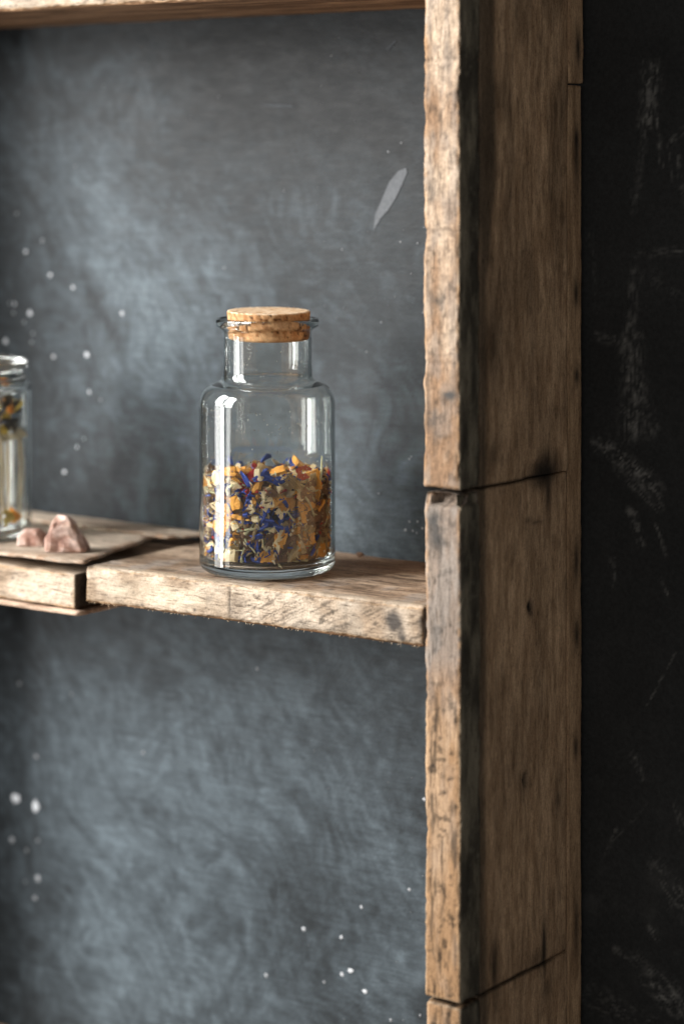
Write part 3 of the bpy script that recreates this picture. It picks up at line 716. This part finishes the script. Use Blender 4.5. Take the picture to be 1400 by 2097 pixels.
def hero(kind, px, py, size_px, roll, var=None, tilt=(0, 0), r=.0375):
    off = max(-.97, min(.97, (px-546)*.000307/.0393)); phi = camdir+math.asin(off)
    zc = CAMH-(py-HY)*(1.474-.038*math.sqrt(1-off*off))/FPX
    put(kind, (r*math.cos(phi), r*math.sin(phi), zc), tangent(phi, math.radians(roll), tilt), size_px*.000302*1.2, var)
H = [('orange_peel', 572, 1104, 34, 85, 0), ('orange_peel', 541, 1111, 58, 60, 1), ('orange_peel', 562, 1022, 34, 35, 2), ('orange_peel', 588, 1030, 40, 25, 3), ('orange_peel', 480, 1030, 26, 20, 4), ('orange_peel', 545, 1140, 30, 5, 5), ('orange_peel', 655, 1130, 34, 70, 2),
 ('orange_peel', 470, 965, 26, 10, 0), ('orange_peel', 452, 1075, 34, 60, 3), ('red_petal', 513, 993, 40, 20, 0), ('red_petal', 520, 975, 22, 80, 1), ('red_petal', 626, 968, 26, 20, 1),
 ('apple_chunk', 483, 989, 30, 10, 0), ('apple_chunk', 508, 1048, 38, 30, 1), ('apple_chunk', 538, 1028, 34, 60, 2), ('apple_chunk', 545, 1160, 42, 10, 3), ('apple_chunk', 472, 1072, 44, 30, 4), ('apple_chunk', 468, 1156, 38, 20, 5), ('apple_chunk', 436, 978, 40, 0, 6), ('apple_chunk', 440, 1030, 44, 40, 0), ('apple_chunk', 574, 1045, 34, 50, 2), ('apple_chunk', 425, 1085, 30, 80, 3), ('apple_chunk', 528, 972, 26, 0, 4), ('apple_chunk', 617, 1010, 34, 70, 5), ('apple_chunk', 605, 1160, 44, 20, 1),
 ('blue_petal', 497, 1015, 46, -20, 0), ('blue_petal', 505, 1030, 40, 60, 1), ('blue_petal', 486, 1065, 44, -10, 2), ('blue_petal', 478, 1048, 36, 110, 3), ('blue_petal', 540, 1055, 40, 70, 4), ('blue_petal', 556, 1068, 40, -60, 5), ('blue_petal', 568, 1080, 34, -40, 6), ('blue_petal', 510, 1100, 44, -25, 7), ('blue_petal', 520, 1112, 36, -50, 8), ('blue_petal', 545, 990, 40, -30, 0), ('blue_petal', 500, 978, 34, -40, 1), ('blue_petal', 528, 983, 40, 15, 2), ('blue_petal', 548, 975, 34, 150, 5), ('blue_petal', 430, 1128, 34, 10, 4), ('blue_petal', 424, 1100, 30, 90, 6), ('blue_petal', 575, 985, 34, 5, 7), ('blue_petal', 497, 1145, 34, 30, 3), ('blue_petal', 640, 1120, 40, 50, 1), ('blue_petal', 440, 1010, 30, 40, 8), ('blue_petal', 425, 1018, 26, 0, 0), ('blue_petal', 590, 1060, 34, 20, 5), ('blue_petal', 535, 1085, 30, 10, 6), ('blue_petal', 520, 1150, 26, -20, 2),
 ('bark_strip', 614, 1112, 70, 50, 0), ('bark_strip', 600, 990, 40, -40, 1), ('bark_strip', 560, 1000, 44, -45, 2), ('bark_strip', 478, 1115, 56, 86, 3),
 ('stem', 500, 1008, 90, -14, 0), ('stem', 506, 1138, 54, 70, 1), ('stem', 520, 1085, 60, 5, 2), ('stem', 440, 1135, 80, -70, 3), ('stem', 450, 1000, 80, 15, 4), ('stem', 448, 1050, 50, 30, 5), ('stem', 515, 1070, 50, 60, 0), ('stem', 622, 1030, 60, -55, 1), ('stem', 656, 960, 44, 84, 2), ('stem', 530, 1095, 40, -60, 3), ('stem', 430, 1000, 70, -5, 4), ('stem', 590, 1040, 50, -70, 5), ('stem', 455, 1090, 70, -80, 1), ('stem', 512, 1120, 44, -50, 2), ('stem', 606, 1075, 50, -75, 0),
 ('leaf_flake', 640, 1010, 60, 70, 0), ('leaf_flake', 610, 1060, 50, 20, 1), ('leaf_flake', 575, 1150, 60, 0, 2), ('leaf_flake', 600, 1135, 50, 40, 3), ('leaf_flake', 650, 1065, 50, 80, 4), ('leaf_flake', 560, 1125, 40, 10, 5), ('leaf_flake', 535, 1005, 40, 0, 6), ('leaf_flake', 625, 1155, 40, 10, 1)]
for h in H: hero(*h, r=.0383, tilt=(RN.uniform(-.4, .15), RN.uniform(-.55, .15)))
KIN = ['orange_peel']*14+['apple_chunk']*15+['blue_petal']*38+['stem']*19+['leaf_flake']*24+['bark_strip']*9+['red_petal']*2
SZ = {'orange_peel': (.007, .013), 'apple_chunk': (.007, .013), 'blue_petal': (.007, .014), 'stem': (.006, .018), 'leaf_flake': (.008, .016), 'bark_strip': (.009, .017), 'red_petal': (.005, .008)}
for layer, r, n in ((0, .0378, 300), (1, .0350, 170)):
    for q in range(n):
        phi = camdir+(RN.uniform(-1.75, 1.75) if RN.random() < .75 else RN.uniform(-math.pi, math.pi)); k = RN.choice(KIN); dphi = (phi-camdir+math.pi) % (2*math.pi)-math.pi
        if dphi > .45 and k == 'blue_petal' and RN.random() < .7: k = RN.choice(['leaf_flake', 'leaf_flake', 'bark_strip', 'orange_peel'])
        put(k, (r*math.cos(phi), r*math.sin(phi), RN.uniform(ZB+.003, ZT-.003)), tangent(phi, RN.uniform(0, 6.28), (RN.gauss(0, .6), RN.gauss(-.15, .65))), RN.uniform(*SZ[k]))
for q in range(150):                                  # the heaped top
    rr = .037*math.sqrt(RN.random()); phi = RN.uniform(0, 6.28); k = RN.choice(KIN)
    put(k, (rr*math.cos(phi), rr*math.sin(phi), ZT-.003+RN.uniform(-.0015, .0025)), Euler((RN.gauss(0, .5), RN.gauss(0, .5), RN.uniform(0, 6.28))), RN.uniform(*SZ[k])*.9)
def top_piece(kind, px, py, size, rz, tilt, var):
    a = (px-546)*.000307; dz = (960-py)*.000307/.14      # across and away from the lens
    dz = max(-.03, min(.03, dz)); ux, uy = math.cos(camdir), math.sin(camdir)
    put(kind, (-uy*a-ux*dz, ux*a-uy*dz, ZT+.001), Euler((tilt[0], tilt[1], rz)), size, var)
for a in (('orange_peel', 565, 966, .012, .4, (.5, -.4), 0), ('orange_peel', 622, 960, .015, 1.0, (.3, .5), 1), ('apple_chunk', 490, 958, .011, 0, (0, 0), 0), ('blue_petal', 540, 950, .012, .8, (.4, -.6), 3), ('blue_petal', 472, 955, .012, 2, (.2, -1), 4),
          ('blue_petal', 600, 948, .012, 2.4, (.4, -.4), 5), ('red_petal', 524, 955, .007, 0, (.2, .2), 0), ('orange_peel', 500, 968, .010, 1.4, (.4, .2), 3), ('apple_chunk', 560, 945, .009, 1, (0, .3), 2)): top_piece(*a)
# the dark finer mix behind the pieces
def core():
    n, m_ = 90, 44; V, F = [], []
    pr = [(0, ZB+.0005)]+[(r, ZB+.0005) for r in (.012, .024, .030)]+[(.0335, ZB+.002)]+[(.0338, z) for z in np.linspace(ZB+.004, ZT-.007, 24)]+[(.0325, ZT-.005), (.028, ZT-.004), (.018, ZT-.0035), (.008, ZT-.0035), (0, ZT-.0035)]
    V, F = lathe(pr, n); V = np.array(V); rad = np.linalg.norm(V[:, :2], axis=1)
    h = fb(V, 330, 3, 4); V[:, :2] *= (1+.0036*(h-.5)/np.maximum(rad, .004))[:, None]
    V[:, 2] += .003*(h-.5)*(V[:, 2] > ZT-.006)
    t = fb(V, 420, 3, 9); c = mix((.012, .009, .008), (.09, .05, .028), sm(.35, .7, t)); c = mix(c, np.broadcast_to(np.array((.02, .026, .12)), c.shape), sm(.62, .7, fb(V, 300, 2, 14)))
    return mesh('fine_tea', V-np.array([0, 0, ZB]), F, c, False)
def crumbs():
    R = random.Random(31); V, F, K = [], [], []
    for q in range(900):
        phi = camdir+R.uniform(-2, 2); z = R.uniform(ZB+.002, ZT+.001); r = R.uniform(.0355, .0402); s_ = R.uniform(.0003, .0011)*(1.5 if R.random() < .15 else 1); i0 = len(V)
        if R.random() < .12: r = .039*math.sqrt(R.random()); z = ZT+R.uniform(-.001, .002)
        c = Vector((r*math.cos(phi), r*math.sin(phi), z-ZB)); M = Euler((R.uniform(0, 6), R.uniform(0, 6), 0)).to_matrix(); el = R.choice([1, 1, 2.5])
        for v in ((1, 0, 0), (-1, 0, 0), (0, .8, 0), (0, -.8, 0), (0, 0, .7), (0, 0, -.7)): 
            p_ = c+M@Vector((v[0]*s_*el, v[1]*s_, v[2]*s_)); h_ = math.hypot(p_.x, p_.y)
            if h_ > .0404: p_.x *= .0404/h_; p_.y *= .0404/h_
            V.append(p_)
        for f in ((0, 2, 4), (2, 1, 4), (1, 3, 4), (3, 0, 4), (2, 0, 5), (1, 2, 5), (3, 1, 5), (0, 3, 5)): F.append(tuple(i0+x for x in f))
        K += [R.choice([(.75, .42, .10), (.80, .66, .42), (.05, .08, .34), (.22, .12, .06), (.62, .56, .34), (.88, .80, .62), (.42, .20, .07), (.5, .05, .03)])]*6
    return mesh('tea_crumbs', V, F, np.array(K), False)
o = link('tea_crumbs', crumbs(), vcol('tea_crumbs', .85, .2, 900), None); o.parent = tea; o.location = (0, 0, 0); o['kind'] = 'stuff'
o = link('fine_tea', core(), vcol('fine_tea_mix', .9, .1, 1200, .5), None); o.parent = tea; o.location = (0, 0, 0); o['kind'] = 'stuff'
# crumbs clinging to the inside of the glass
def dust():
    V, F = [], []; R = random.Random(3)
    for q in range(190):
        phi = camdir+R.uniform(-1.2, 1.2); z = R.choice([R.uniform(ZT+.004, .104), R.uniform(.09, .104)]); r = .04035
        if R.random() < .25: z = R.uniform(.122, .144); r = .0252
        s = R.uniform(.00018, .00045); i0 = len(V); c = Vector((r*math.cos(phi), r*math.sin(phi), z-ZB))
        for dx, dy, dz in ((1, 0, 0), (-1, 0, 0), (0, 1, 0), (0, -1, 0), (0, 0, 1.4), (0, 0, -1.4)): V.append(c+Vector((dx, dy, dz))*s*R.uniform(.6, 1.3)-Vector((math.cos(phi), math.sin(phi), 0))*s)
        for f in ((0, 2, 4), (2, 1, 4), (1, 3, 4), (3, 0, 4), (2, 0, 5), (1, 2, 5), (3, 1, 5), (0, 3, 5)): F.append(tuple(i0+x for x in f))
    K = np.repeat(np.array([R.random() for _ in range(190)]), 6)
    return mesh('tea_dust', V, F, mix((.10, .06, .03), (.8, .74, .62), sm(.3, .6, K)), False)
o = link('tea_dust', dust(), vcol('tea_dust', .9, .1, 900), None); o.parent = tea; o.location = (0, 0, 0); o['kind'] = 'stuff'

# ---- the oil jar at the left edge
JX, JY = -1.1543, 1.1364
jar = empty('glass_jar', (JX, JY, PZ))
tag(jar, 'blurred lidded glass jar cut off by the left edge, on the thin plank', 'jar')
jp = [(0, .003), (.028, .0025), (.034, 0)]+arc(.0355, .0045, .0045, .0045, -90, 0, 6)+line((.040, .0045), (.040, .098), 8)+arc(.0360, .098, .0040, .007, 0, 90, 6)+[(.0345, .1056), (.0340, .107), (.0340, .112), (.0325, .1125), (.0318, .112)]
jp += [(.0318, .106), (.0325, .1035)]+arc(.0340, .097, .0034, .005, 80, 0, 6)+line((.0374, .097), (.0374, .009), 8)+arc(.0334, .009, .004, .004, 0, -90, 6)+[(.02, .0052), (0, .0056)]
V, F = lathe(jp, 96); link('glass_body', mesh('glass_body', V, F), M_glass, jar, (JX, JY, PZ))
lp = [(0, .1132), (.030, .1132), (.0350, .1134), (.0372, .1150), (.0374, .1180), (.0360, .1200), (.0310, .1212), (.024, .1222), (.012, .1262), (.010, .1290), (.0, .1300)]
V, F = lathe(lp, 96); link('lid', mesh('lid', V, F), M_glass, jar, (JX, JY, PZ))
m, nt, b = new_mat('grey_metal'); b.inputs['Base Color'].default_value = (.45, .44, .42, 1); b.inputs['Metallic'].default_value = 1; b.inputs['Roughness'].default_value = .35
nz = noise(nt, 300); nt.links.new(ramp(nt, nz, [(.3, (.3, .29, .28)), (.7, (.55, .54, .52))]), b.inputs['Base Color'])
def ringmesh(R, r, z, n=72, k=10):
    V = [((R+r*math.cos(b_*2*math.pi/k))*math.cos(a*2*math.pi/n), (R+r*math.cos(b_*2*math.pi/k))*math.sin(a*2*math.pi/n), z+r*math.sin(b_*2*math.pi/k)) for a in range(n) for b_ in range(k)]
    F = [(a*k+q, ((a+1) % n)*k+q, ((a+1) % n)*k+(q+1) % k, a*k+(q+1) % k) for a in range(n) for q in range(k)]
    return V, F
V, F = ringmesh(.0352, .0011, .1075); link('wire_band', mesh('wire_band', V, F), m, jar, (JX, JY, PZ))
bl = empty('dried_flowers', (JX, JY, PZ+.01))
tag(bl, 'orange and straw-coloured dried flowers standing in the blurred jar at the left edge', 'dried flowers')
m_y = piece_mat('yellow_flower', [(.3, (.35, .22, .03)), (.6, (.70, .50, .10)), (.8, (.80, .68, .30))], 500); m_o = piece_mat('orange_flower', [(.3, (.45, .12, .01)), (.6, (.80, .30, .02)), (.8, (.85, .45, .08))], 500)
m_d = piece_mat('dark_herb', [(.3, (.03, .022, .012)), (.6, (.10, .07, .035)), (.8, (.24, .18, .09))], 500)
R2 = random.Random(8); jmesh = {}
def jput(nm, mat_, gen, x, y, z, s, e):
    key = (nm, gen[1])
    if key not in jmesh:
        V, F, sh = gen[0](gen[1]); me = mesh(nm, V, F, None, sh); me.materials.append(mat_); jmesh[key] = me
    o = bpy.data.objects.new(nm, jmesh[key]); COL.objects.link(o); o.parent = bl; o.location = (x, y, z-.01); o.scale = (s,)*3; o.rotation_euler = e
for q in range(95):
    rr = .029*math.sqrt(R2.random()) if q > 40 else .029; a = R2.uniform(0, 6.28); z = R2.uniform(.070, .094)
    nm, mt, gn = R2.choice([('yellow_flower', m_y, (crumple, 3)), ('orange_flower', m_o, (chunk, 5)), ('dark_leaf', m_d, (flake, 4)), ('dark_leaf', m_d, (flake, 9)), ('dark_leaf', m_d, (petal, 9)), ('yellow_flower', m_y, (petal, 5)), ('straw_flower', m_d, (crumple, 8))])
    jput(nm, mt, gn, rr*math.cos(a), rr*math.sin(a), z, R2.uniform(.008, .012), (R2.uniform(0, 6), R2.uniform(0, 6), R2.uniform(0, 6)))
jd = math.atan2(-JY, -JX)
m_s = piece_mat('straw_stalk', [(.3, (.36, .28, .16)), (.6, (.60, .50, .33)), (.8, (.72, .62, .45))], 500)
for off, rr in ((1.06, .0354), (.56, .0354), (-.2, .0354), (-1.0, .0354), (2.6, .0354), (.85, .030), (.30, .030), (1.35, .031), (1.7, .033), (2.1, .032), (.7, .024), (1.2, .022), (1.9, .026), (2.4, .030)):
    a = jd+off; V, F, sh = stem(int(off*10)+30); V[:, 1:] *= .55; V[:, 0] *= 1; me = mesh('stalk', V, F, None, True); me.materials.append(m_s)
    o = bpy.data.objects.new('stalk', me); COL.objects.link(o); o.parent = bl; o.location = (rr*math.cos(a), rr*math.sin(a), .040-.01); o.scale = (.058, .040, .040); o.rotation_euler = (0, math.pi/2, a)
    jput('flower_head', m_s, (chunk, 8), .0335*math.cos(a), .0335*math.sin(a), .070, .0075, (1, 0, a))
for off, z, nm, mt, s in ((1.0, .016, 'orange_flower', m_o, .011), (.70, .016, 'yellow_flower', m_y, .012), (.3, .013, 'orange_flower', m_o, .010), (-.4, .013, 'yellow_flower', m_y, .012)):
    a = jd+off; jput(nm, mt, (crumple, 3) if nm[0] == 'y' else (chunk, 5), (.0325 if off > .5 else .029)*math.cos(a), (.0325 if off > .5 else .029)*math.sin(a), z, s, (R2.uniform(0, 6), R2.uniform(0, 6), 0))

# ---- pink stones
M_pink = vcol('pink_raw_stone', .6, .4, 350, .7)
def stone(name, loc, size, seed, rz, pts, label):
    R = random.Random(seed); bm = bmesh.new()
    for q in pts: bm.verts.new(Vector(q))
    bmesh.ops.convex_hull(bm, input=bm.verts); bmesh.ops.delete(bm, geom=[v for v in bm.verts if not v.link_faces], context='VERTS')
    bmesh.ops.triangulate(bm, faces=bm.faces); bmesh.ops.subdivide_edges(bm, edges=bm.edges, cuts=5, use_grid_fill=True); bmesh.ops.triangulate(bm, faces=bm.faces)
    for _ in range(2): bmesh.ops.smooth_vert(bm, verts=bm.verts, factor=.5, use_axis_x=True, use_axis_y=True, use_axis_z=True)
    V = np.array([v.co[:] for v in bm.verts]); bm.verts.index_update(); F = [[v.index for v in f.verts] for f in bm.faces]; bm.free()
    V += 1.5*np.stack([fb(V, .22, 4, seed+q)-.5 for q in range(3)], 1)*2*(V[:, 2:3] > .5); V *= np.array(size)
    n = fb(V, 160, 4, seed+5); k = fb(V, 500, 3, seed+6)
    c = mix((.36, .20, .15), (.76, .58, .50), sm(.32, .66, n)); c = mix(c, np.broadcast_to(np.array((.30, .18, .10)), c.shape), .6*sm(.55, .7, fb(V, 90, 3, seed+9))); c *= (.75+.5*k)[:, None]
    o = link(name, mesh(name, V, F, c, False), M_pink, None, loc); o.rotation_euler = (0, 0, rz); tag(o, label, 'stone'); return o
stone('pink_stone', (-1.0526, 1.121, PZ+.0010), (.001, .001, .001), 21, YAW, [(-14, -6, 0), (12, -9, 0), (16, 6, 0), (-8, 12, 0), (-13, 4, 0), (-13, -7, 12), (-9, -6, 18), (-7, 3, 24), (1, -3, 24.5), (4, 3, 22), (3, -8, 18), (11, 2, 9), (-3, 10, 18), (13, -5, 4)], 'larger raw pink stone with a peaked top, on the thin plank')
stone('pink_stone', (-1.0880, 1.126, PZ+.0005), (.001, .001, .001), 35, YAW, [(-10, -5, 0), (8, -6, 0), (11, 4, 0), (-6, 7, 0), (-9, -4, 7), (-4, 2, 12), (3, -3, 10), (7, 3, 11), (9, 0, 5), (-10, 2, 6)], 'smaller flat pink stone between the jar and the peaked stone')
def crumb(name, loc, s, colr, label, cat, seed):
    V, F, sh = chunk(seed); V = V*s; V[:, 2] -= V[:, 2].min(); n = fb(V, 600, 3, seed)
    o = link(name, mesh(name, V, F, mix(np.array(colr)*.5, np.array(colr)*1.2, n), False), M_pink, None, loc); tag(o, label, cat); return o
crumb('wood_crumb', (-.8967, 1.2307, .0006), .0052, (.20, .11, .06), 'tiny brown wood crumb at the back of the shelf right of the bottle', 'crumb', 5)
